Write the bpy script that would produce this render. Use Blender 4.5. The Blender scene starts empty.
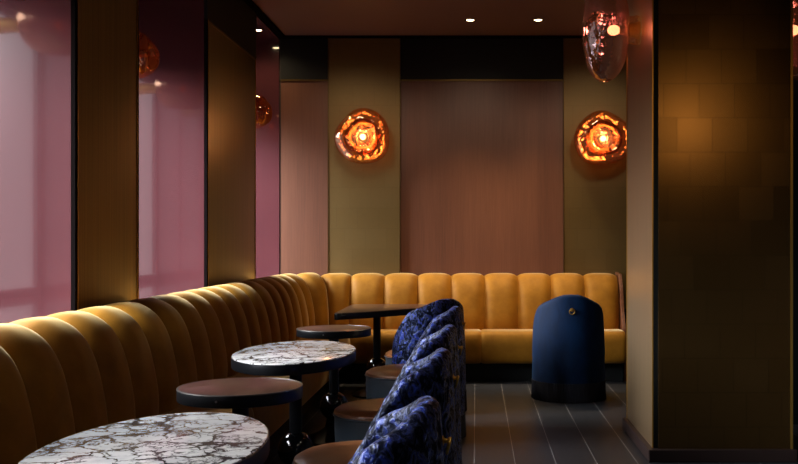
import bpy, bmesh, math, random
from mathutils import Vector, Matrix, noise
random.seed(7)
PI = math.pi
S = bpy.context.scene
COL = S.collection

# ------------------------------------------------------------------ helpers
def link(name, bm, mat, parent=None, smooth=True, mats=None):
    me = bpy.data.meshes.new(name)
    bmesh.ops.recalc_face_normals(bm, faces=bm.faces[:])
    bm.to_mesh(me); bm.free()
    for p in me.polygons: p.use_smooth = smooth
    if smooth:
        try: me.set_sharp_from_angle(angle=math.radians(38))
        except Exception: pass
    o = bpy.data.objects.new(name, me)
    for m in (mats or [mat]): me.materials.append(m)
    COL.objects.link(o)
    if parent: o.parent = parent
    return o
def tag(o, label, cat, group=None):
    o['label'] = label; o['category'] = cat
    if group: o['group'] = group
    return o
def thing(name, label, cat, loc=(0, 0, 0), rz=0, group=None):
    o = bpy.data.objects.new(name, None); COL.objects.link(o)
    o.empty_display_size = .1
    o.location = loc; o.rotation_euler = (0, 0, rz)
    return tag(o, label, cat, group)
def struct(o): o['kind'] = 'structure'; return o
def copy_tree(o, parent=None):
    c = o.copy(); COL.objects.link(c)
    if parent: c.parent = parent
    for ch in list(o.children): copy_tree(ch, c)
    return c
def box(bm, x0, x1, y0, y1, z0, z1, bev=0, seg=2):
    t = bmesh.new()
    vs = [t.verts.new((x, y, z)) for z in (z0, z1) for y in (y0, y1) for x in (x0, x1)]
    for f in ((0,1,3,2),(4,5,7,6),(0,1,5,4),(2,3,7,6),(0,2,6,4),(1,3,7,5)): t.faces.new([vs[i] for i in f])
    bmesh.ops.recalc_face_normals(t, faces=t.faces[:])
    if bev: bmesh.ops.bevel(t, geom=t.edges[:], offset=bev, segments=seg, affect='EDGES', profile=.5)
    merge(bm, t); return bm
def merge(bm, t):
    me = bpy.data.meshes.new('tmp'); t.to_mesh(me); t.free(); bm.from_mesh(me); bpy.data.meshes.remove(me)
def boxes(*args, bev=0):
    bm = bmesh.new()
    for a in args: box(bm, *a, bev=bev)
    return bm
def grid(bm, rows, closed_u=False, closed_v=False):
    V = [[bm.verts.new(p) for p in r] for r in rows]
    n, m = len(V), len(V[0])
    for i in range(n if closed_u else n-1):
        for j in range(m if closed_v else m-1):
            a, b, c, d = V[i][j], V[i][(j+1) % m], V[(i+1) % n][(j+1) % m], V[(i+1) % n][j]
            try: bm.faces.new((a, b, c, d))
            except ValueError: pass
    return V
def lathe(bm, prof, seg=48, f=None, centre=(0, 0, 0)):
    """prof: list of (r, z); f(theta, r, z)->(r, z) optional; r=0 ends are merged."""
    rows = []
    for r, z in prof:
        row = []
        for k in range(seg):
            th = 2*PI*k/seg
            rr, zz = f(th, r, z) if f else (r, z)
            row.append((centre[0]+rr*math.cos(th), centre[1]+rr*math.sin(th), centre[2]+zz))
        rows.append(row)
    t = bmesh.new(); grid(t, rows, closed_v=True)
    bmesh.ops.remove_doubles(t, verts=t.verts[:], dist=1e-5)
    merge(bm, t); return bm
def tube(bm, pts, rad, seg=10, closed=False):
    pts = [Vector(p) for p in pts]; n = len(pts); rows = []
    up = Vector((0, 0, 1))
    for i, p in enumerate(pts):
        a = pts[(i-1) % n] if (closed or i > 0) else p
        b = pts[(i+1) % n] if (closed or i < n-1) else p
        d = (b-a).normalized()
        s = d.cross(up)
        if s.length < 1e-4: s = d.cross(Vector((1, 0, 0)))
        s.normalize(); u = s.cross(d)
        rows.append([p + rad*(math.cos(2*PI*k/seg)*s + math.sin(2*PI*k/seg)*u) for k in range(seg)])
    t = bmesh.new(); V = grid(t, rows, closed_u=closed, closed_v=True)
    if not closed:
        t.faces.new(V[0]); t.faces.new(V[-1])
    merge(bm, t); return bm
def slab(outline, z0, z1, bev=0, seg=2):
    """outline: closed list of (x, y)"""
    bm = bmesh.new()
    a = [bm.verts.new((x, y, z0)) for x, y in outline]
    f = bm.faces.new(a)
    r = bmesh.ops.extrude_face_region(bm, geom=[f])
    for v in r['geom']:
        if isinstance(v, bmesh.types.BMVert): v.co.z = z1
    bmesh.ops.recalc_face_normals(bm, faces=bm.faces[:])
    if bev:
        ed = [e for e in bm.edges if abs(e.verts[0].co.z-e.verts[1].co.z) < 1e-6]
        bmesh.ops.bevel(bm, geom=ed, offset=bev, segments=seg, affect='EDGES', profile=.5)
    return bm
def lerp_table(tab, x):
    if x <= tab[0][0]: return tab[0][1]
    for (a, va), (b, vb) in zip(tab, tab[1:]):
        if x <= b:
            t = (x-a)/(b-a); return va + (vb-va)*t
    return tab[-1][1]
def smooth_profile(pts, n):
    """Catmull-Rom through pts, n steps per span"""
    P = [Vector(p) for p in pts]; P = [2*P[0]-P[1]] + P + [2*P[-1]-P[-2]]
    out = []
    for i in range(1, len(P)-2):
        a, b, c, d = P[i-1:i+3]
        for k in range(n):
            t = k/n
            out.append(.5*((2*b)+(c-a)*t+(2*a-5*b+4*c-d)*t*t+(3*b-a-3*c+d)*t**3))
    out.append(P[-2]); return out

# ------------------------------------------------------------------ materials
def lin(r, g, b):
    f = lambda c: (c/255/12.92) if c/255 <= .04045 else ((c/255+.055)/1.055)**2.4
    return (f(r), f(g), f(b), 1)
class Mat:
    def __init__(s, name, base=(.5,.5,.5,1), rough=.5, metal=0, **kw):
        s.m = bpy.data.materials.new(name); s.m.use_nodes = True
        s.nt = s.m.node_tree; s.n = s.nt.nodes; s.l = s.nt.links
        s.b = s.n['Principled BSDF']; s.out = s.n['Material Output']
        s.b.inputs['Base Color'].default_value = base
        s.b.inputs['Roughness'].default_value = rough
        s.b.inputs['Metallic'].default_value = metal
        for k, v in kw.items(): s.b.inputs[k.replace('_', ' ')].default_value = v
        s.tc = None
    def node(s, t, **kw):
        n = s.n.new(t)
        for k, v in kw.items():
            if k in n.inputs: n.inputs[k].default_value = v
            else: setattr(n, k, v)
        return n
    def coord(s, scale=(1,1,1), which='Object', rot=(0,0,0)):
        if not s.tc: s.tc = s.node('ShaderNodeTexCoord')
        mp = s.node('ShaderNodeMapping'); mp.inputs['Scale'].default_value = scale; mp.inputs['Rotation'].default_value = rot
        s.l.new(s.tc.outputs[which], mp.inputs[0]); return mp.outputs[0]
    def noise(s, vec, scale=5, detail=4, rough=.5, dist=0):
        n = s.node('ShaderNodeTexNoise'); n.inputs['Scale'].default_value = scale
        n.inputs['Detail'].default_value = detail; n.inputs['Roughness'].default_value = rough
        n.inputs['Distortion'].default_value = dist
        s.l.new(vec, n.inputs['Vector']); return n
    def ramp(s, fac, stops, interp='LINEAR'):
        r = s.node('ShaderNodeValToRGB'); cr = r.color_ramp; cr.interpolation = interp
        while len(cr.elements) < len(stops): cr.elements.new(.5)
        for e, (p, c) in zip(cr.elements, stops):
            e.position = p; e.color = c if hasattr(c, '__len__') else (c, c, c, 1)
        s.l.new(fac, r.inputs[0]); return r.outputs[0]
    def mix(s, fac, a, b, mode='MIX'):
        n = s.node('ShaderNodeMix', data_type='RGBA', blend_type=mode)
        for sock, v in ((n.inputs[0], fac), (n.inputs[6], a), (n.inputs[7], b)):
            if isinstance(v, bpy.types.NodeSocket): s.l.new(v, sock)
            else: sock.default_value = v
        return n.outputs[2]
    def math(s, op, a, b=0, c=0):
        n = s.node('ShaderNodeMath', operation=op)
        for i, v in enumerate((a, b, c)):
            if isinstance(v, bpy.types.NodeSocket): s.l.new(v, n.inputs[i])
            else: n.inputs[i].default_value = v
        return n.outputs[0]
    def bump(s, h, strength=.3, dist=.01):
        n = s.node('ShaderNodeBump'); n.inputs['Strength'].default_value = strength; n.inputs['Distance'].default_value = dist
        s.l.new(h, n.inputs['Height']); s.l.new(n.outputs[0], s.b.inputs['Normal']); return n
    def set(s, k, v): s.l.new(v, s.b.inputs[k])

# mustard velvet
A = Mat('mustard_velvet', lin(168,114,26), .62, Sheen_Weight=.9, Sheen_Roughness=.32, Sheen_Tint=lin(255,232,170), Specular_IOR_Level=.25)
n = A.noise(A.coord(), 9, 5, .6)
A.set('Base Color', A.ramp(n.outputs[0], [(.3, lin(152,101,20)), (.7, lin(178,122,32))]))
n2 = A.noise(A.coord(), 300, 2); A.bump(n2.outputs[0], .12, .002)
VELVET = A.m
# crushed blue velvet
A = Mat('crushed_blue_velvet', lin(10,15,50), .4, Sheen_Weight=.4, Sheen_Roughness=.3, Sheen_Tint=lin(150,175,255), Specular_IOR_Level=.8, Specular_Tint=lin(175,195,255))
c = A.coord((1,1,.75))
n = A.noise(c, 30, 5, .6, 1.1)
A.set('Base Color', A.ramp(n.outputs[0], [(.42, lin(4,5,15)), (.52, lin(9,14,46)), (.63, lin(36,52,138))]))  # lighter blue stop puts the pile's highlights into the base colour
A.set('Roughness', A.ramp(n.outputs[0], [(.40, .6), (.58, .24)]))
A.set('Sheen Weight', A.ramp(n.outputs[0], [(.48, .02), (.62, .95)]))
A.set('Specular IOR Level', A.ramp(n.outputs[0], [(.44, .10), (.58, 1.0)]))
A.bump(n.outputs[0], .7, .02)
CRUSHED = A.m
A = Mat('shaded_blue_velvet', lin(12,42,86), .6, Sheen_Weight=.5, Sheen_Roughness=.4, Sheen_Tint=lin(70,125,190), Specular_IOR_Level=.2)  # the row's velvet as it looks in shade, put into the colour
n = A.noise(A.coord((1,1,.45)), 14, 5, .6, .5)
A.set('Base Color', A.ramp(n.outputs[0], [(.3, lin(8,32,64)), (.7, lin(13,46,86))]))
A.bump(A.noise(A.coord(), 250, 2).outputs[0], .12, .002)
SHADEVEL = A.m
FRINGE = Mat('navy_fringe', lin(14,20,38), .75, Sheen_Weight=.2).m
# leather
A = Mat('brown_leather', lin(122,72,44), .34, Specular_IOR_Level=.55)
n = A.noise(A.coord(), 7, 4); A.set('Base Color', A.ramp(n.outputs[0], [(.3, lin(136,84,50)), (.7, lin(166,108,68))]))
A.bump(A.noise(A.coord(), 160, 3).outputs[0], .12, .002); LEATHER = A.m
A = Mat('charcoal_leather', lin(56,64,74), .38, Specular_IOR_Level=.5)
A.bump(A.noise(A.coord(), 160, 3).outputs[0], .12, .002); CHARLEATHER = A.m
# metals
BRASS = Mat('brass', lin(214,170,78), .35, .8).m
BRONZE_EDGE = Mat('dark_brass_edge', lin(104,82,44), .45, .9).m
BLACKMETAL = Mat('black_metal', lin(30,32,36), .33, .6).m
BLACKBALL = Mat('polished_black_metal', lin(20,21,24), .12, .7, Coat_Weight=1, Coat_Roughness=.05).m
CHAMFER = Mat('worn_metal_edge', lin(120,116,112), .35, .9).m
STEEL = Mat('satin_steel', lin(170,170,172), .3, 1).m
# bronze leaf tiles (axis: which object coordinates run along / up the face)
def bronze(name, along, tile=.2, tone=1.0, metal=.75, rough=.42, joint=.35, var=8, rgb=(122,92,50)):
    A = Mat(name, (.1,.08,.03,1), rough, metal)
    tc = A.node('ShaderNodeTexCoord'); sep = A.node('ShaderNodeSeparateXYZ'); A.l.new(tc.outputs['Object'], sep.inputs[0])
    u = A.math('DIVIDE', sep.outputs[along], tile); v = A.math('DIVIDE', sep.outputs[2], tile*.97)
    iv = A.math('FLOOR', v); odd = A.math('FRACT', A.math('MULTIPLY', iv, .37))
    u = A.math('ADD', u, odd)
    iu = A.math('FLOOR', u)
    comb = A.node('ShaderNodeCombineXYZ'); A.l.new(iu, comb.inputs[0]); A.l.new(iv, comb.inputs[1])
    wn = A.node('ShaderNodeTexWhiteNoise', noise_dimensions='2D'); A.l.new(comb.outputs[0], wn.inputs['Vector'])
    fu = A.math('ABSOLUTE', A.math('SUBTRACT', A.math('FRACT', u), .5)); fv = A.math('ABSOLUTE', A.math('SUBTRACT', A.math('FRACT', v), .5))
    e = A.math('GREATER_THAN', A.math('MAXIMUM', fu, fv), .488)
    t = lambda r, g, b: lin(r*tone, g*tone, b*tone)
    c0 = A.ramp(wn.outputs[0], [(0, t(*[v-var for v in rgb])), (1, t(*[v+var for v in rgb]))])
    n = A.noise(A.coord((1,1,1)), 30, 5, .7)
    c1 = A.mix(A.ramp(n.outputs[0], [(.35, 0), (.7, .15)]), c0, t(140,106,58))
    A.set('Base Color', A.mix(A.math('MULTIPLY', e, joint), c1, t(58,44,24)))
    A.set('Roughness', A.ramp(wn.outputs[0], [(0, rough-.03), (1, rough+.03)]))
    return A.m
BRONZE_X = bronze('bronze_leaf_tiles_facing_room', 0, .2, .95, .8, .24, .4, 3)
BRONZE_BACK = bronze('bronze_cladding_of_back_wall', 0, .2, 1.0, .5, .5, .14, 2, (116,95,54))
A = Mat('bronze_cladding_of_window_wall', lin(116,98,42), .36, .85, Anisotropic=.75, Anisotropic_Rotation=.25)
n = A.noise(A.coord((1,30,.3)), 3, 3); A.set('Base Color', A.ramp(n.outputs[0], [(.3, lin(106,88,36)), (.7, lin(128,108,48))])); BRONZE_Y = A.m
A = Mat('brushed_bronze_side', lin(140,116,94), .32, .65)
n = A.noise(A.coord((60,60,.4)), 3, 3); A.set('Base Color', A.ramp(n.outputs[0], [(.3, lin(148,124,94)), (.7, lin(178,150,114))])); BRUSHED = A.m
# red-brown veneer with vertical grain
A = Mat('reddish_wood_veneer', lin(130,78,56), .45, Specular_IOR_Level=.4)
n = A.noise(A.coord((28,28,.7)), 4, 6, .65); n2 = A.noise(A.coord((3.2,3.2,.15)), 2, 3)
c = A.mix(.45, A.ramp(n.outputs[0], [(.3, lin(98,63,48)), (.7, lin(124,81,61))]), A.ramp(n2.outputs[0], [(.3, lin(94,60,46)), (.7, lin(128,85,64))]))
A.set('Base Color', c); A.bump(n.outputs[0], .06, .002); VENEER = A.m
A = Mat('walnut', lin(96,60,44), .28, Specular_IOR_Level=.5)
n = A.noise(A.coord((14,1.4,14)), 5, 6, .65)
A.set('Base Color', A.ramp(n.outputs[0], [(.3, lin(56,36,30)), (.7, lin(86,57,46))])); TOPWOOD = A.m
A = Mat('end_panel_wood', lin(120,72,44), .4)
n = A.noise(A.coord((20,20,2)), 4, 5); A.set('Base Color', A.ramp(n.outputs[0], [(.3, lin(92,54,34)), (.7, lin(132,82,52))])); ENDWOOD = A.m
# pink lacquer
A = Mat('pink_lacquer', lin(96,53,58), .12, Specular_IOR_Level=1.0, Coat_Weight=1, Coat_IOR=2.2, Coat_Roughness=.05)
n = A.noise(A.coord(), 2, 2); A.set('Base Color', A.ramp(n.outputs[0], [(.3, lin(93,51,56)), (.7, lin(100,56,61))])); PINK = A.m
BLACKPANEL = Mat('black_panel', lin(18,21,22), .6, Specular_IOR_Level=.3).m
DARKTRIM = Mat('dark_trim', lin(22,18,18), .9, Specular_IOR_Level=0).m
BASEB = Mat('baseboard_paint', lin(58,44,42), .35).m
CEIL = Mat('ceiling_paint', lin(138,112,102), .33, Specular_IOR_Level=.4).m
DARKWALL = Mat('dark_wall', lin(46,34,30), .6).m
TEAL = Mat('dark_teal_wall', lin(30,48,54), .3).m
# floor tiles: planks running away from the camera
A = Mat('charcoal_floor_tiles', lin(58,58,60), .38, Specular_IOR_Level=.45)
tc = A.node('ShaderNodeTexCoord'); sep = A.node('ShaderNodeSeparateXYZ'); A.l.new(tc.outputs['Object'], sep.inputs[0])
u = A.math('DIVIDE', A.math('ADD', sep.outputs[0], .012+.229*20), .229); iu = A.math('FLOOR', u)
v = A.math('ADD', A.math('DIVIDE', sep.outputs[1], .92), A.math('MULTIPLY', iu, .41)); iv = A.math('FLOOR', v)
fu = A.math('FRACT', u); fv = A.math('FRACT', v)
ju = A.math('LESS_THAN', fu, .016); jv = A.math('LESS_THAN', fv, .004)
comb = A.node('ShaderNodeCombineXYZ'); A.l.new(iu, comb.inputs[0]); A.l.new(iv, comb.inputs[1])
wn = A.node('ShaderNodeTexWhiteNoise', noise_dimensions='2D'); A.l.new(comb.outputs[0], wn.inputs['Vector'])
n = A.noise(A.coord((8,1.5,1)), 3, 5)
c = A.mix(.35, A.ramp(wn.outputs[0], [(0, lin(46,48,52)), (1, lin(58,60,64))]), A.ramp(n.outputs[0], [(.3, lin(42,44,48)), (.7, lin(62,64,68))]))
c = A.mix(A.math('MULTIPLY', jv, .35), c, lin(120,118,116))
A.set('Base Color', A.mix(A.math('MULTIPLY', ju, .95), c, lin(170,168,166)))
FLOOR = A.m
# violet-veined breccia marble
A = Mat('veined_marble', lin(220,216,214), .2, Specular_IOR_Level=.5, Coat_Weight=.3)
co = A.coord((1,1,1))
w = A.noise(co, 10, 5, .6)
vm = A.node('ShaderNodeVectorMath', operation='MULTIPLY_ADD'); A.l.new(w.outputs['Color'], vm.inputs[0]); vm.inputs[1].default_value = (.13,.13,.13); A.l.new(co, vm.inputs[2])
def edge(scale, vec):
    v = A.node('ShaderNodeTexVoronoi', feature='DISTANCE_TO_EDGE'); v.inputs['Scale'].default_value = scale; A.l.new(vec, v.inputs['Vector']); return v.outputs['Distance']
e1 = edge(8, vm.outputs[0]); e2 = edge(17, vm.outputs[0]); e3 = edge(38, vm.outputs[0])
m1 = A.noise(co, 7, 3).outputs[0]; m2 = A.noise(co, 12, 3).outputs[0]
v1 = A.ramp(A.math('DIVIDE', e1, A.ramp(m2, [(.35, .05), (.7, .42)])), [(0, 1), (.16, .85), (.26, 0)])
v2 = A.math('MULTIPLY', A.ramp(e2, [(0, 1), (.035, .75), (.09, 0)]), A.ramp(m1, [(.48, 0), (.58, 1)]))
v3 = A.math('MULTIPLY', A.ramp(e3, [(0, 1), (.05, .7), (.13, 0)]), A.ramp(m2, [(.50, 0), (.58, .9)]))
base = A.ramp(A.noise(co, 14, 4).outputs[0], [(.3, lin(222,221,222)), (.6, lin(246,245,243))])
brown = A.ramp(A.noise(co, 5.3, 4, .6).outputs[0], [(.69, 0), (.75, .7)])
c = A.mix(brown, base, lin(112,84,78))
c = A.mix(A.math('MAXIMUM', v1, A.math('MAXIMUM', v2, v3)), c, lin(19,18,24))
A.set('Base Color', c); MARBLE = A.m
# amber lamp glass: thin blown shell, see-through, mirror-sheened, scatters the bulb a little
def lampglass(name, tint, gloss, face, rim, transl, tfac):
    m = bpy.data.materials.new(name); m.use_nodes = True; nt = m.node_tree; N = nt.nodes; L = nt.links; N.clear()
    out = N.new('ShaderNodeOutputMaterial'); tr = N.new('ShaderNodeBsdfTransparent'); tr.inputs[0].default_value = tint
    gl = N.new('ShaderNodeBsdfGlossy'); gl.inputs['Color'].default_value = gloss; gl.inputs['Roughness'].default_value = .06
    tl = N.new('ShaderNodeBsdfTranslucent'); tl.inputs[0].default_value = transl
    tc = N.new('ShaderNodeTexCoord'); no = N.new('ShaderNodeTexNoise'); no.inputs['Scale'].default_value = 14; no.inputs['Detail'].default_value = 2
    L.new(tc.outputs['Object'], no.inputs['Vector'])
    bp = N.new('ShaderNodeBump'); bp.inputs['Strength'].default_value = .35; bp.inputs['Distance'].default_value = .03; L.new(no.outputs[0], bp.inputs['Height'])
    L.new(bp.outputs[0], gl.inputs['Normal'])
    lw = N.new('ShaderNodeLayerWeight'); lw.inputs[0].default_value = .35
    mr = N.new('ShaderNodeMapRange'); mr.inputs[3].default_value = face; mr.inputs[4].default_value = rim; L.new(lw.outputs['Facing'], mr.inputs[0])
    m1 = N.new('ShaderNodeMixShader'); m1.inputs[0].default_value = tfac; L.new(tr.outputs[0], m1.inputs[1]); L.new(tl.outputs[0], m1.inputs[2])
    m2 = N.new('ShaderNodeMixShader'); L.new(mr.outputs[0], m2.inputs[0]); L.new(m1.outputs[0], m2.inputs[1]); L.new(gl.outputs[0], m2.inputs[2])
    L.new(m2.outputs[0], out.inputs[0]); return m
AMBER = lampglass('amber_blown_glass', (.96,.66,.42,1), (1,.74,.56,1), .12, .85, (1,.5,.25,1), .04)
PLUM = lampglass('plum_blown_glass', (.46,.17,.20,1), (.92,.68,.68,1), .15, .85, (.9,.4,.25,1), .02)
RECESSGLASS = lampglass('brown_blown_glass', (.40,.16,.08,1), (.85,.5,.32,1), .2, .5, (.75,.25,.08,1), .22)
DARKAMBER = lampglass('dark_amber_blown_glass', (.62,.28,.12,1), (.8,.45,.28,1), .10, .5, (.8,.25,.06,1), .06)
def emit(name, col, st):
    m = bpy.data.materials.new(name); m.use_nodes = True; N = m.node_tree.nodes; N.clear()
    o = N.new('ShaderNodeOutputMaterial'); e = N.new('ShaderNodeEmission'); e.inputs[0].default_value = col; e.inputs[1].default_value = st
    m.node_tree.links.new(e.outputs[0], o.inputs[0]); return m
BULB = emit('lit_bulb', (1,.70,.34,1), 9)
CLEARBULB = emit('clear_lit_bulb', (1,.62,.22,1), 9)
LENS = emit('lit_downlight_lens', (1,.74,.42,1), 12)
# window pane
m = bpy.data.materials.new('window_pane_glass'); m.use_nodes = True; N = m.node_tree.nodes; N.clear()
o_ = N.new('ShaderNodeOutputMaterial'); t_ = N.new('ShaderNodeBsdfTransparent'); g_ = N.new('ShaderNodeBsdfGlossy'); g_.inputs['Roughness'].default_value = .02
x_ = N.new('ShaderNodeMixShader'); x_.inputs[0].default_value = .06
m.node_tree.links.new(t_.outputs[0], x_.inputs[1]); m.node_tree.links.new(g_.outputs[0], x_.inputs[2]); m.node_tree.links.new(x_.outputs[0], o_.inputs[0])
PANE = m

# ------------------------------------------------------------------ the room
XL, YB, ZC = -1.85, 9.1, 3.18           # window wall plane, back wall plane, ceiling
XR, YN = 3.0, -1.3
XW = -2.63                               # window plane in the recesses
SILL, WTOP, HEAD = .92, 2.56, 2.77
struct(link('floor', boxes((XW-.1, XR+.1, YN-.1, YB+.2, -.1, 0)), FLOOR, smooth=False))
struct(link('ceiling', boxes((XL-.02, XR+.1, YN-.1, YB+.2, ZC, ZC+.1)), CEIL, smooth=False))
struct(link('wall_right', boxes((XR, XR+.1, YN, YB, 0, ZC)), DARKWALL, smooth=False))
struct(link('wall_front', boxes((XW, XR, YN-.1, YN, 0, ZC)), DARKWALL, smooth=False))
struct(link('wall_return', boxes((1.84, XR, 6.5, 6.6, 0, ZC)), TEAL, smooth=False))
# back wall: veneer panels, bronze pilasters, black header
wb = struct(link('wall_back', boxes((XW-.1, XR+.1, YB+.03, YB+.13, 0, ZC)), DARKWALL, smooth=False))
PX = ((-1.394, -.722), (.834, 1.51))
edges = [XL, PX[0][0], PX[0][1], PX[1][0], PX[1][1], XR]
for a, b in ((edges[0], edges[1]), (edges[2], edges[3]), (edges[4], edges[5])):
    link('veneer_panel', boxes((a, b, YB, YB+.03, 0, HEAD)), VENEER, wb, False)
    link('header_panel', boxes((a, b, YB-.012, YB+.03, HEAD, ZC)), BLACKPANEL, wb, False)
    link('brass_strip', boxes((a, b, YB-.016, YB, HEAD-.014, HEAD)), BRONZE_EDGE, wb, False)
for a, b in PX:
    link('bronze_pilaster', boxes((a, b, YB-.03, YB+.03, .6, ZC-.02)), BRONZE_BACK, wb, False)
    for x in (a-.006, b):
        link('edge_strip', boxes((x, x+.006, YB-.036, YB, .6, ZC-.02)), BRONZE_EDGE, wb, False)
# window wall
REC = ((.60, 1.95), (3.05, 4.43), (5.27, 6.6), (8.07, 9.12))
SOL = ((YN, .60), (1.95, 3.05), (4.43, 5.27), (6.6, 8.07))
XK = XL-.02
bm = boxes((XW-.04, XK, YN, YB+.03, 0, SILL), (XW-.04, XK, YN, YB+.03, ZC-.023, ZC+.1))
for a, b in SOL: box(bm, XW, XK, a, b, SILL, ZC-.023)
for a, b in REC: box(bm, XW-.04, XW, a, b, WTOP, ZC-.023)
box(bm, XW-.1, XK, YB+.02, YB+.13, SILL, ZC)
wl = struct(link('wall_left', bm, PINK, smooth=False))
for a, b in SOL:
    link('bronze_pilaster', boxes((XK, XL, a+.03, b-.03, SILL-.2, HEAD)), BRONZE_Y, wl, False)
    link('header_panel', boxes((XK, XL+.004, a, b, HEAD, ZC)), BLACKPANEL, wl, False)
    link('brass_strip', boxes((XK, XL+.006, a+.03, b-.03, HEAD-.012, HEAD)), BRONZE_EDGE, wl, False)
    for y in (a, b-.03):
        link('black_corner', boxes((XK, XL, y, y+.03, 0, HEAD)), DARKTRIM, wl, False)
        ye = y+.024 if y == a else y
        link('edge_strip', boxes((XK, XL+.004, ye, ye+.006, SILL-.2, HEAD)), BRASS, wl, False)
struct(link('trim_1', boxes((XL-.01, XL+.05, YN, YB-.03, ZC-.03, ZC)), DARKTRIM, smooth=False))
struct(link('trim_2', boxes((XL, XR, YB-.045, YB-.012, ZC-.025, ZC)), DARKTRIM, smooth=False))
for i, (a, b) in enumerate(REC):
    bm = bmesh.new()
    box(bm, XW-.03, XW, a, b, SILL, SILL+.05); box(bm, XW-.03, XW, a, b, WTOP-.05, WTOP)
    box(bm, XW-.03, XW, a, a+.05, SILL, WTOP); box(bm, XW-.03, XW, b-.05, b, SILL, WTOP)
    k = max(1, round((b-a)/1.1))
    if not k > 1: box(bm, XW-.03, XW, (a+b)/2-.012, (a+b)/2+.012, SILL, WTOP)
    for q in range(1, k): box(bm, XW-.03, XW, a+(b-a)*q/k-.02, a+(b-a)*q/k+.02, SILL, WTOP)
    w = struct(link('window_%d' % (i+1), bm, BLACKPANEL, smooth=False))
    link('pane', boxes((XW-.018, XW-.012, a+.04, b-.04, SILL+.04, WTOP-.04)), PANE, w, False)
    l = bpy.data.lights.new('window_portal', 'AREA'); l.shape = 'RECTANGLE'; l.size = WTOP-SILL; l.size_y = b-a
    l.cycles.is_portal = True
    lo = bpy.data.objects.new('window_portal', l); COL.objects.link(lo)
    lo.location = (XW-.08, (a+b)/2, (SILL+WTOP)/2); lo.rotation_euler = (0, -PI/2, 0)
# the bronze pillar on the right
PA, PB, PY0, PY1 = 1.0, 1.785, 5.42, 6.35
pil = struct(link('pillar', boxes((PA+.004, PB-.01, PY0+.012, PY1, 0, ZC)), BLACKPANEL, smooth=False))
link('tiled_face', boxes((PA+.03, PB-.012, PY0, PY0+.03, .06, ZC)), BRONZE_X, pil, False)
link('side_face', boxes((PA, PA+.03, PY0+.02, PY1, .06, ZC)), BRUSHED, pil, False)
link('side_face', boxes((PB-.03, PB, PY0+.02, PY1, .06, ZC)), BRUSHED, pil, False)
link('edge_strip', boxes((PA-.003, PA+.005, PY0+.012, PY0+.022, .06, ZC)), BRASS, pil, False)
link('edge_strip', boxes((PB-.01, PB+.004, PY0-.003, PY0+.03, .06, ZC)), BRASS, pil, False)
link('edge_strip', boxes((PA-.004, PA+.006, PY1-.004, PY1+.004, .06, ZC)), BRASS, pil, False)
struct(link('baseboard_pillar', boxes((PA-.03, PB+.02, PY0-.03, PY1+.02, 0, .072), bev=.006), BASEB, smooth=False))

# ------------------------------------------------------------------ banquette
YA, XA, R0, UF = 8.404, -1.154, .346, .35
def P(s, u):
    """point on the sofa's path: s<0 along the window wall, 0..1 round the corner, >1 along the back wall; u = distance from the wall"""
    if s <= 0: return Vector((XL+u, min(YA+s, YB-u), 0))
    if s >= 1: return Vector((max(XA+s-1, XL+u), YB-u, 0))
    r = R0+UF-u
    if r <= 0: return Vector((XL+u, YB-u, 0))
    t = s*PI/2
    return Vector((XA-r*math.cos(t), YA+r*math.sin(t), 0))
bq = thing('banquette', 'long L-shaped channel-tufted mustard velvet banquette wrapping the corner', 'banquette', (0, 0, 0))
prof = smooth_profile([(.042,.60,0), (.042,.86,0), (.06,.905,0), (.12,.928,0), (.20,.926,0), (.28,.875,0), (.335,.78,0), (.37,.64,0), (.385,.52,0), (.38,.42,0)], 5)
nrm = []
for i in range(len(prof)):
    a = prof[max(0, i-1)]; b = prof[min(len(prof)-1, i+1)]; d = (b-a).normalized(); nrm.append(Vector((-d.y, d.x, 0)))
def channel(s0, s1, nt=20):
    rows = []
    for k in range(nt+1):
        t = k/nt; w = abs(2*t-1); bul = .078*(1-w**3.2) - .054 if s1 < .8 else .056*(1-w**4) - .034
        g = .003 if k in (0, nt) else 0
        s = s0+(s1-s0)*t
        row = []
        for i, p in enumerate(prof):
            f = min(1, i/6.0); q = p + Vector((nrm[i].x, nrm[i].y*(.85 if s1 < .8 else .5), 0))*bul*f
            v = P(s, max(.04, q.x)); v.z = q.y; row.append(v)
        rows.append(row)
    bm = bmesh.new(); V = grid(bm, rows)
    for r in (V[0], V[-1]):
        bm.faces.new(r)
    # close the side against the wall and the bottom
    bk = [v[0] for v in V]; bt = [v[-1] for v in V]
    for i in range(len(V)-1):
        bm.faces.new((bk[i], bk[i+1], bt[i+1], bt[i]))
    return bm
seams = [-.303*k for k in range(25)][::-1] + [1/3, 2/3] + [1+.3072*k for k in range(9)]
for a, b in zip(seams, seams[1:]):
    link('back_cushion', channel(a, b), VELVET, bq)
sp = smooth_profile([(.34,.43,0), (.50,.452,0), (.66,.455,0), (.725,.44,0), (.752,.395,0), (.758,.31,0), (.75,.22,0), (.725,.178,0), (.66,.168,0), (.34,.168,0)], 4)
def seat(ss):
    rows = []
    n = len(ss)
    for k, s in enumerate(ss):
        row = []
        cx = sum(p.x for p in sp)/len(sp); cz = .31
        endf = .93 if k in (0, n-1) else (.985 if k in (1, n-2) else 1)
        for p in sp:
            x, z = p.x, p.y
            if x > .6: x = .6+(x-.6)*endf
            z = cz+(z-cz)*endf
            v = P(s, x); v.z = z; row.append(v)
        rows.append(row)
    bm = bmesh.new(); V = grid(bm, rows, closed_v=True)
    bm.faces.new(V[0]); bm.faces.new(V[-1]); return bm
def span(a, b, n=8): return [a, a+.012, a+.04] + [a+.04+(b-a-.08)*k/n for k in range(1, n)] + [b-.04, b-.012, b]
cuts = [-7.272, -6.06, -4.85, -3.64, -2.42, -1.21]
for a, b in zip(cuts, cuts[1:]+[-.02]):
    link('seat_cushion', seat(span(a, b)), VELVET, bq)
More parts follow.
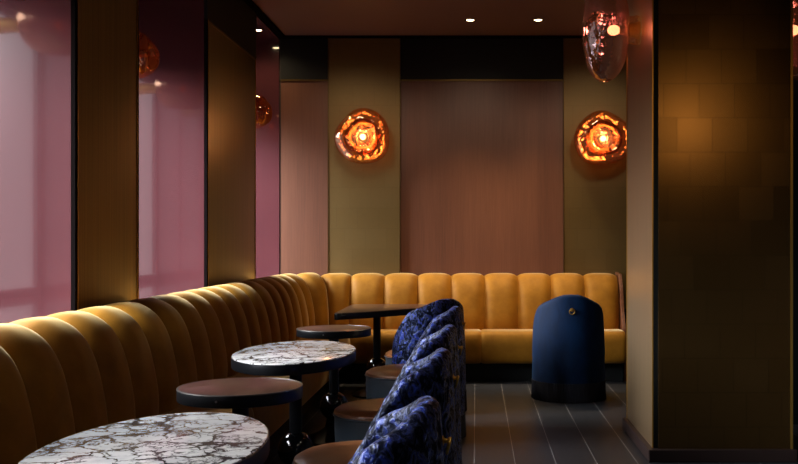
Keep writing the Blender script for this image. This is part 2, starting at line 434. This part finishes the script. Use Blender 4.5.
# corner cushion: reaches the first back-wall seam
XC0 = 1+(.0433-XA)
link('seat_cushion', seat([-.02, 0]+[k/8 for k in range(1, 8)]+[1]+span(1.03, XC0)), VELVET, bq)
link('seat_cushion', seat(span(XC0, 1+.3072*8)), VELVET, bq)
bm = boxes((XL+.04, XL+.62, YA-7.27, YB-.04, 0, .175), (XL+.62, 1.30, YB-.62, YB-.04, 0, .175))
link('plinth', bm, BLACKPANEL, bq, False)
# slanted wooden end panel
pts = [(.04, .0), (.60, .0), (.60, .20), (.52, .46), (.43, .60), (.35, .82), (.27, .935), (.04, .95)]
bm = slab([(YB-u, h) for u, h in pts], 0, .03, .004)
for v in bm.verts: v.co = Vector((1.312+v.co.z, v.co.x, v.co.y))
link('end_panel', bm, ENDWOOD, bq, False)
for y in (8.53, 8.9): link('foot', boxes((1.345, 1.375, y-.015, y+.015, 0, .045), bev=.004), STEEL, bq, False)

# ------------------------------------------------------------------ tables
def ellipse(a, b, n=72): return [(a*math.cos(2*PI*k/n), b*math.sin(2*PI*k/n)) for k in range(n)]
TH = .70
def pedestal(t, cx=0, cy=0):
    bm = bmesh.new(); lathe(bm, [(0, .295), (.031, .295), (.031, TH-.05), (0, TH-.05)], 28, centre=(cx, cy, 0)); lathe(bm, [(.031, TH-.07), (.11, TH-.058), (.11, TH-.05), (0, TH-.05)], 28, centre=(cx, cy, 0))
    link('column', bm, BLACKMETAL, t)
    bm = bmesh.new(); lathe(bm, [(.088*math.sin(PI*k/20), .215-.088*math.cos(PI*k/20)) for k in range(21)], 36, centre=(cx, cy, 0))
    link('ball', bm, BLACKBALL, t)
    bm = bmesh.new(); lathe(bm, [(0, 0), (.20, 0), (.20, .012), (.185, .02), (.11, .045), (.055, .085), (.045, .14), (0, .14)], 40, centre=(cx, cy, 0))
    link('base', bm, BLACKMETAL, t)
def screw(t, pts):
    for x, y, nx, ny in pts:
        bm = bmesh.new(); lathe(bm, [(0, 0), (.004, 0), (.004, .002), (0, .0025)], 12)
        q = Vector((nx, ny, 0)).to_track_quat('Z', 'Y').to_matrix().to_4x4()
        bmesh.ops.transform(bm, matrix=Matrix.Translation((x, y, TH-.022)) @ q, verts=bm.verts[:])
        link('screw', bm, STEEL, t)
def make_oval(name, label, loc, group):
    t = thing(name, label, 'table', loc, 0, group)
    a, b = .293, .51
    link('rim', slab(ellipse(a, b), TH-.052, TH-.004, .002), BLACKMETAL, t)
    link('marble_top', slab(ellipse(a-.004, b-.004), TH-.03, TH, .003), MARBLE, t)
    pedestal(t); return t
def make_round(name, label, loc, group):
    t = thing(name, label, 'table', loc, 0, group)
    r = .231
    link('rim', slab(ellipse(r, r), TH-.046, TH-.003, .002), BLACKMETAL, t)
    bm = bmesh.new(); lathe(bm, [(r-.004, TH-.003), (r, TH-.004), (r-.001, TH), (r-.007, TH+.001), (r-.008, TH-.003), (r-.004, TH-.003)], 72); link('rim_edge', bm, CHAMFER, t)
    link('wood_top', slab(ellipse(r-.006, r-.006), TH-.02, TH, .001), TOPWOOD, t)
    screw(t, [(-.03, -math.sqrt(r*r-.0009)+.0003, -.13, -.99)])
    pedestal(t); return t
g = 'pedestal tables in a row along the banquette'
make_oval('oval_table', 'nearest oval marble-topped table with bold dark veins, cut off by the photo bottom', (-.864, 2.565, 0), g)
make_oval('oval_table', 'smaller-looking oval white marble table standing between the two round wooden tables', (-.893, 4.754, 0), g)
make_round('round_table', 'nearer round brown wooden table with black rim, between the two marble tables', (-.888, 3.62, 0), g)
make_round('round_table', 'farther round brown wooden table with black rim, beyond the marble tables', (-.888, 6.0, 0), g)
# corner table with rounded triangular top
def rounded(poly, rad, n=8):
    out = []
    for i, p in enumerate(poly):
        p = Vector(p); a = Vector(poly[i-1]); b = Vector(poly[(i+1) % len(poly)])
        d1 = (a-p).normalized(); d2 = (b-p).normalized()
        p1 = p+d1*rad; p2 = p+d2*rad
        for k in range(n+1):
            q = k/n; out.append(tuple((1-q)**2*p1 + 2*q*(1-q)*p + q*q*p2))
    return out
t = thing('corner_table', 'dark wooden table with rounded corners standing in the bend of the banquette', 'table', (-.80, 7.76, 0), 0, g)
poly = [(-.27, -.60), (-.04, -.42), (.36, .02), (.42, .47), (-.26, .48)]
link('rim', slab(rounded(poly, .09), TH-.05, TH-.003, .002), BLACKMETAL, t)
link('wood_top', slab([(x*.985, y*.985) for x, y in rounded(poly, .09)], TH-.02, TH, .001), TOPWOOD, t)
pedestal(t)

# ------------------------------------------------------------------ tub chairs
CR = .29
RIM = [(0,.83), (15,.826), (30,.806), (46,.778), (60,.757), (70,.734), (80,.685), (90,.618)]
def chair_outline():
    """list of (x, y, rim height) in chair space, forward = +y; semicircular back then short straight arms"""
    out = []
    N = 40
    for k in range(-N, N+1):
        th = 90*k/N
        out.append((CR*math.sin(math.radians(th)), -CR*math.cos(math.radians(th)), lerp_table(RIM, abs(th))))
    arm = [(.02,.59), (.036,.555), (.048,.51), (.052,.485)]
    fr = [(CR-.002*i, y, h) for i, (y, h) in enumerate(arm)]
    bk = [(-x, y, h) for x, y, h in fr][::-1]
    return bk + out + fr
def make_chair(name, label, loc, rz, fabric, group):
    t = thing(name, label, 'chair', loc, rz, group)
    ol = chair_outline(); rows = []
    sec = []
    for x, y, h in ol:
        nx = Vector((x, min(y, 0), 0)).normalized()
        th = .062
        def pt(off, z):   # off inward from the outer face, with a slight lean inward towards the top
            o = off + .03*(z/.83)**2
            q = Vector((x, y, 0)) - nx*o; q.z = z; return q
        row = [pt(0, .13), pt(0, .20), pt(0, .32)]
        hh = h-.03
        for f in (.45, .6, .75, .88, .96): 
            z = .13+(hh-.13)*f
            if z > .33: row.append(pt(-.004, z))
            else: row.append(pt(0, .32+.002*f))
        for a in (0, 25, 50, 75, 90, 110, 130, 155, 180):
            r = math.radians(a); row.append(pt(th/2-th/2*math.cos(r)-.004*(1-a/180), hh+.03*math.sin(r)))
        for f in (.92, .75, .5, .25, 0):
            row.append(pt(th, .36+(hh-.36)*f))
        rows.append(row)
    bm = bmesh.new(); V = grid(bm, rows)
    bm.faces.new(V[0]); bm.faces.new(V[-1])
    for i in range(len(V)-1): bm.faces.new((V[i][0], V[i+1][0], V[i+1][-1], V[i][-1]))
    link('back_shell', bm, fabric, t)
    # seat drum
    sx, sy, a, b = 0, .06, CR-.028, .285
    def drum(prof):
        bm = bmesh.new(); lathe(bm, prof, 64)
        for v in bm.verts: v.co = Vector((sx+v.co.x*a, sy+v.co.y*b+(0 if v.co.y < 0 else 0), v.co.z))
        return bm
    SZ = -.036
    link('seat_base', drum([(0,.10), (.93,.10), (.95,.12), (.985,.30), (.99,.42+SZ), (.97,.435+SZ), (0,.435+SZ)]), CHARLEATHER, t)
    link('seat_cushion', drum([(0,.42+SZ), (.985,.425+SZ), (1.0,.436+SZ), (.985,.448+SZ), (.90,.462+SZ), (.70,.472+SZ), (.4,.478+SZ), (0,.48+SZ)]), LEATHER, t)
    bm = bmesh.new(); tube(bm, [(sx+a*1.0*math.cos(2*PI*k/64), sy+b*1.0*math.sin(2*PI*k/64), .428+SZ) for k in range(64)], .005, 6, True)
    link('piping', bm, CHARLEATHER, t)
    # bullion fringe: pleated skirt all the way round
    N = 150; rows = []
    def base_pt(k, off):
        th = 2*PI*k/N; x, y = math.sin(th), -math.cos(th)
        ry = CR-.004 if y < 0 else .34
        return Vector((x*(CR-.004+off), y*(ry+off), 0))
    for z, amp in ((.15, .0), (.147, .006), (.10, .007), (.05, .009), (.004, .011), (0, .010)):
        row = []
        for k in range(N*2):
            p = base_pt(k/2, amp*(.5 if k % 2 else 1.0)); p.z = z + (.004*random.random() if z < .003 else 0); row.append(p)
        rows.append(row)
    bm = bmesh.new(); V = grid(bm, rows, closed_v=True); bm.faces.new(V[0]); bm.faces.new(V[-1])
    link('fringe', bm, FRINGE, t)
    # brass ring pull on the outside of the back
    z = .715; yb = -CR+.03*(z/.83)**2-.004
    pu = bmesh.new(); lathe(pu, [(0, 0), (.014, 0), (.014, .003), (.007, .006), (.006, .014), (.010, .018), (.007, .024), (0, .025)], 20)
    bmesh.ops.transform(pu, matrix=Matrix.Translation((0, yb+.002, z)) @ Matrix.Rotation(PI/2, 4, 'X'), verts=pu.verts[:])
    pull = link('ring_pull', pu, BRASS, t)
    bm = bmesh.new(); tube(bm, [(.020*math.cos(2*PI*k/24), yb-.015-.005*math.sin(2*PI*k/24), z-.014+.020*math.sin(2*PI*k/24)) for k in range(24)], .0042, 8, True)
    link('ring', bm, BRASS, pull)
    return t
g = 'tub chairs facing the banquette'
row = [(2.56, 'nearest crushed blue velvet tub chair, its lit rim lowest in the photo bottom'),
       (3.72, 'second nearest crushed blue velvet tub chair, across from the nearer round table'),
       (4.77, 'third nearest crushed blue velvet tub chair, across from the farther marble table'),
       (6.13, 'fourth nearest crushed blue velvet tub chair, across from the farther round table')]
c0 = None
for d, lab in row:
    if c0 is None: c0 = c = make_chair('tub_chair', lab, (-.360, d, 0), PI/2, CRUSHED, g)
    else: c = copy_tree(c0); c.location = (-.360, d, 0); c['label'] = lab
c = copy_tree(c0); c.location = (-.362, 7.06, 0); c.rotation_euler = (0, 0, math.radians(42))
c['label'] = 'farthest crushed blue velvet tub chair of the row, tallest arched back beside the corner table'
make_chair('tub_chair', 'shaded blue velvet tub chair seen squarely from behind, alone before the back banquette', (.735, 7.63, 0), 0, SHADEVEL, g)

# ------------------------------------------------------------------ blown glass lamps
def make_lamp(name, label, loc, axis, glass, rx, ry, dep, seed, watt, group, bulb=BULB, stand=.06, lens=False, blob=False):
    """axis: the direction the lamp points away from its wall"""
    t = thing(name, label, 'wall lamp', loc, 0, group)
    q = Vector(axis).to_track_quat('Z', 'Y'); t.rotation_mode = 'QUATERNION'; t.rotation_quaternion = q
    rnd = random.Random(seed); ph = [rnd.uniform(0, 2*PI) for _ in range(4)]
    def wob(th, r, z):
        k = 1 + .035*math.cos(2*th+ph[1]) + .035*math.cos(3*th+ph[2]) + .015*math.cos(5*th+ph[3])
        return r*(1+(k-1)*min(1, r*1.2)), z
    def shell(prof, seg=72):
        bm = bmesh.new(); lathe(bm, prof, seg, wob)
        for v in bm.verts:
            v.co = Vector((v.co.x*rx, v.co.y*ry, stand + v.co.z*dep))
            v.co += Vector((v.co.x*.0, 0, .05*dep*math.cos(3*v.co.x/rx+ph[0])*max(0, (v.co.z-stand)/dep-.3)/.7))
        return bm
    outer = smooth_profile([(.16,.0,0), (.45,.03,0), (.80,.16,0), (.98,.38,0), (1.0,.58,0), (.90,.80,0), (.74,.95,0), (.60,1.0,0), (.48,.95,0), (.40,.86,0), (.33,.84,0), (.26,.90,0), (.18,.93,0), (.08,.90,0), (.0,.89,0)], 4)
    if blob: outer = smooth_profile([(.30,.0,0), (.70,.04,0), (.93,.18,0), (1.0,.40,0), (1.0,.62,0), (.97,.80,0), (.86,.93,0), (.66,.995,0), (.45,.99,0), (.30,.95,0), (.15,.96,0), (.0,.97,0)], 4)
    if lens: outer = smooth_profile([(.28,.0,0), (.48,.03,0), (.70,.10,0), (.88,.22,0), (.97,.36,0), (1.0,.5,0), (.975,.64,0), (.89,.78,0), (.73,.90,0), (.52,.98,0), (.42,.99,0), (.34,.97,0), (.26,.92,0), (.18,.93,0), (.08,.90,0), (.0,.89,0)], 4)
    link('glass_shade', shell([(max(0, p.x), p.y) for p in outer]), glass, t)
    if not lens: inner = smooth_profile([(.17,.06,0), (.50,.16,0), (.66,.34,0), (.62,.55,0), (.50,.66,0), (.44,.60,0), (.36,.55,0), (.30,.62,0), (.22,.70,0)], 4)
    if not lens: link('inner_glass', shell([(p.x, p.y) for p in inner]), DARKAMBER, t)
    mh = .19 if lens else .34
    bm = bmesh.new(); lathe(bm, [(.17*min(rx, ry)*1.15, 0), (.17*min(rx, ry)*1.15, .012), (.05, .016), (.03, stand+.10*dep), (.028, stand+mh*dep), (0, stand+mh*dep)], 32)
    lathe(bm, [(0, 0), (.17*min(rx, ry)*1.15, 0)], 32)
    link('wall_mount', bm, BRASS, t)
    if lens:
        bm = bmesh.new(); lathe(bm, [(.085, .002), (.09, .02), (.086, stand*.6), (.082, stand+.03)], 40); link('glass_collar', bm, AMBER, t)
    zc = stand+(.31 if lens else .48)*dep; rb = .032 if lens else .026
    bm = bmesh.new(); lathe(bm, [(rb*math.sin(PI*k/12), zc-rb*1.2*math.cos(PI*k/12)) for k in range(13)], 20)
    link('bulb', bm, bulb, t)
    if watt:
        l = bpy.data.lights.new('lamp_light', 'POINT'); l.energy = watt; l.color = (1, .70, .42); l.shadow_soft_size = .035
        lo = bpy.data.objects.new('lamp_light', l); COL.objects.link(lo); lo.parent = t; lo.location = (0, 0, zc+.0)
        lo.location = (0, 0, stand+.62*dep)
    return t
g = 'blown glass wall lamps'
make_lamp('glass_wall_lamp', 'glowing amber blown-glass lamp on the left bronze pilaster of the back wall', (-1.05, YB-.03, 2.207), (0, -1, 0), AMBER, .262, .248, .22, 3, 4, g)
make_lamp('glass_wall_lamp', 'glowing amber blown-glass lamp on the right bronze pilaster of the back wall', (1.178, YB-.03, 2.19), (0, -1, 0), AMBER, .262, .258, .22, 8, 4, g)
make_lamp('glass_wall_lamp', 'large plum and amber glass lamp on the side of the bronze pillar, seen edge-on', (PA, 5.88, 2.535), (-1, 0, 0), PLUM, .27, .305, .28, 5, 4, g, stand=.07, lens=True, bulb=CLEARBULB)
make_lamp('glass_wall_lamp', 'glass lamp mostly hidden at the right photo edge beyond the tiled pillar face', (PB, 5.88, 2.535), (1, 0, 0), PLUM, .27, .305, .28, 6, 3, g, stand=.07, lens=True, bulb=CLEARBULB)
DIM = emit('dim_bulb', (1,.5,.16,1), 3)
g2 = 'amber glass lamps in the window recesses'
for y, lab, xr in ((3.74, 'dark amber glass lamp seen only mirrored in the nearest pink panel', -1.99),
                   (5.94, 'dark amber glass lamp peeking out from behind the first bronze pilaster', -1.985),
                   (8.57, 'dark amber glass lamp peeking out beside the narrow pink strip in the corner', -1.83)):
    make_lamp('recess_lamp', lab, (XW, y, 2.395), (1, 0, 0), RECESSGLASS, .19, .145, .40, 11, 0, g2, bulb=DIM, stand=xr-XW-.415, blob=True)
# ------------------------------------------------------------------ recessed downlights
def downlight(name, label, x, y, watt, ang=70, z=ZC):
    t = thing(name, label, 'downlight', (x, y, z), 0, 'recessed ceiling downlights')
    bm = bmesh.new(); lathe(bm, [(.034, .0), (.050, 0), (.050, -.004), (.046, -.006), (.034, -.003), (.034, 0)], 32); link('trim_ring', bm, DARKTRIM, t)
    bm = bmesh.new(); lathe(bm, [(0, -.002), (.034, -.002)], 32); link('lens', bm, LENS, t)
    spot(x, y, watt, ang, z=z); return t
def spot(x, y, watt, ang, col=(1, .72, .42), r=.03, z=ZC):
    l = bpy.data.lights.new('downlight_or_fill_beam', 'SPOT'); l.energy = watt; l.color = col; l.spot_size = math.radians(ang); l.spot_blend = .7; l.shadow_soft_size = r
    lo = bpy.data.objects.new('downlight_or_fill_beam', l); COL.objects.link(lo); lo.location = (x, y, z-.02); return lo
downlight('recessed_downlight', 'left of the two small lit downlights in the ceiling near the back wall', -.05, 8.42, 90)
downlight('recessed_downlight', 'right of the two small lit downlights in the ceiling near the back wall', .545, 8.42, 90)

downlight('recessed_downlight', 'small lit downlight in the pink recess soffit at the far corner', -1.98, 8.72, 8, 150, ZC-.023)
# added unseen spots: washers to brighten the back wall, fill over the aisle
def aim(o, tgt): o.rotation_euler = (Vector(tgt)-o.location).to_track_quat('-Z', 'Y').to_euler()
for x in (-1.15, 0, 1.15): aim(spot(x, 7.3, 54, 75, (1, .82, .62), .22), (x, 9.1, 1.5))
spot(1.4, 6.4, 4, 80)
for x, y in ((1.0, 1.2), (1.3, 3.2)): spot(x, y, 16, 140, (1, .86, .7), .08)

# lamp on the unseen wall beside the camera (reflected in the bronze tiles)
l = bpy.data.lights.new('side_lamp', 'SPOT'); l.spot_size = math.radians(24); l.spot_blend = .9; l.energy = 18; l.color = (1, .58, .22); l.shadow_soft_size = .09
lo = bpy.data.objects.new('side_lamp', l); COL.objects.link(lo); lo.location = (2.16, .9, 2.45); aim(lo, (1.25, PY0, 1.9))

# ------------------------------------------------------------------ daylight
W = bpy.data.worlds.new('sky'); S.world = W; W.use_nodes = True
# overcast sky over a street: brightest straight out from the windows and above the roofs opposite
nt = W.node_tree; L = nt.links; BG = nt.nodes['Background']
tc = nt.nodes.new('ShaderNodeTexCoord'); sp_ = nt.nodes.new('ShaderNodeSeparateXYZ'); L.new(tc.outputs['Generated'], sp_.inputs[0])
def wmath(op, a, b=0.0):
    n = nt.nodes.new('ShaderNodeMath'); n.operation = op
    for i, v in enumerate((a, b)):
        if isinstance(v, bpy.types.NodeSocket): L.new(v, n.inputs[i])
        else: n.inputs[i].default_value = v
    return n.outputs[0]
def wstep(v, a, b, lo, hi):
    n = nt.nodes.new('ShaderNodeMapRange'); n.interpolation_type = 'SMOOTHSTEP'
    for i, q in enumerate((a, b, lo, hi)): n.inputs[i+1].default_value = q
    L.new(v, n.inputs[0]); return n.outputs[0]
hor = wmath('SQRT', wmath('ADD', wmath('MULTIPLY', sp_.outputs[0], sp_.outputs[0]), wmath('MULTIPLY', sp_.outputs[1], sp_.outputs[1])))
caz = wmath('DIVIDE', wmath('MULTIPLY', sp_.outputs[0], -1), wmath('ADD', hor, .001))
band = wmath('MULTIPLY', wstep(sp_.outputs[2], .02, .22, 0, 1), wstep(sp_.outputs[2], .60, .85, 1, 0))
SKY_BASE, SKY_PEAK = .55, 36
L.new(wmath('ADD', wmath('MULTIPLY', wmath('MULTIPLY', wstep(caz, .42, .82, 0, 1), band), SKY_PEAK), SKY_BASE), BG.inputs[1])
BG.inputs[0].default_value = (.93, .96, 1, 1)

# ------------------------------------------------------------------ camera and view
cam = bpy.data.cameras.new('camera'); co = bpy.data.objects.new('camera', cam); COL.objects.link(co)
cam.sensor_width = 36; cam.lens = 960/798*36
cam.shift_x = -(476-399)/798; cam.shift_y = (240-232)/798
co.location = (0, 0, 1.25); co.rotation_euler = (PI/2, 0, 0); cam.clip_start = .05
S.camera = co
S.view_settings.view_transform = 'Standard'; S.view_settings.look = 'None'
S.view_settings.exposure = .15; S.view_settings.gamma = 1; S.view_settings.use_curve_mapping = False
S.cycles.use_denoising = True
S.cycles.max_bounces = 8; S.cycles.transparent_max_bounces = 24; S.cycles.sample_clamp_indirect = 4
S.cycles.caustics_reflective = False
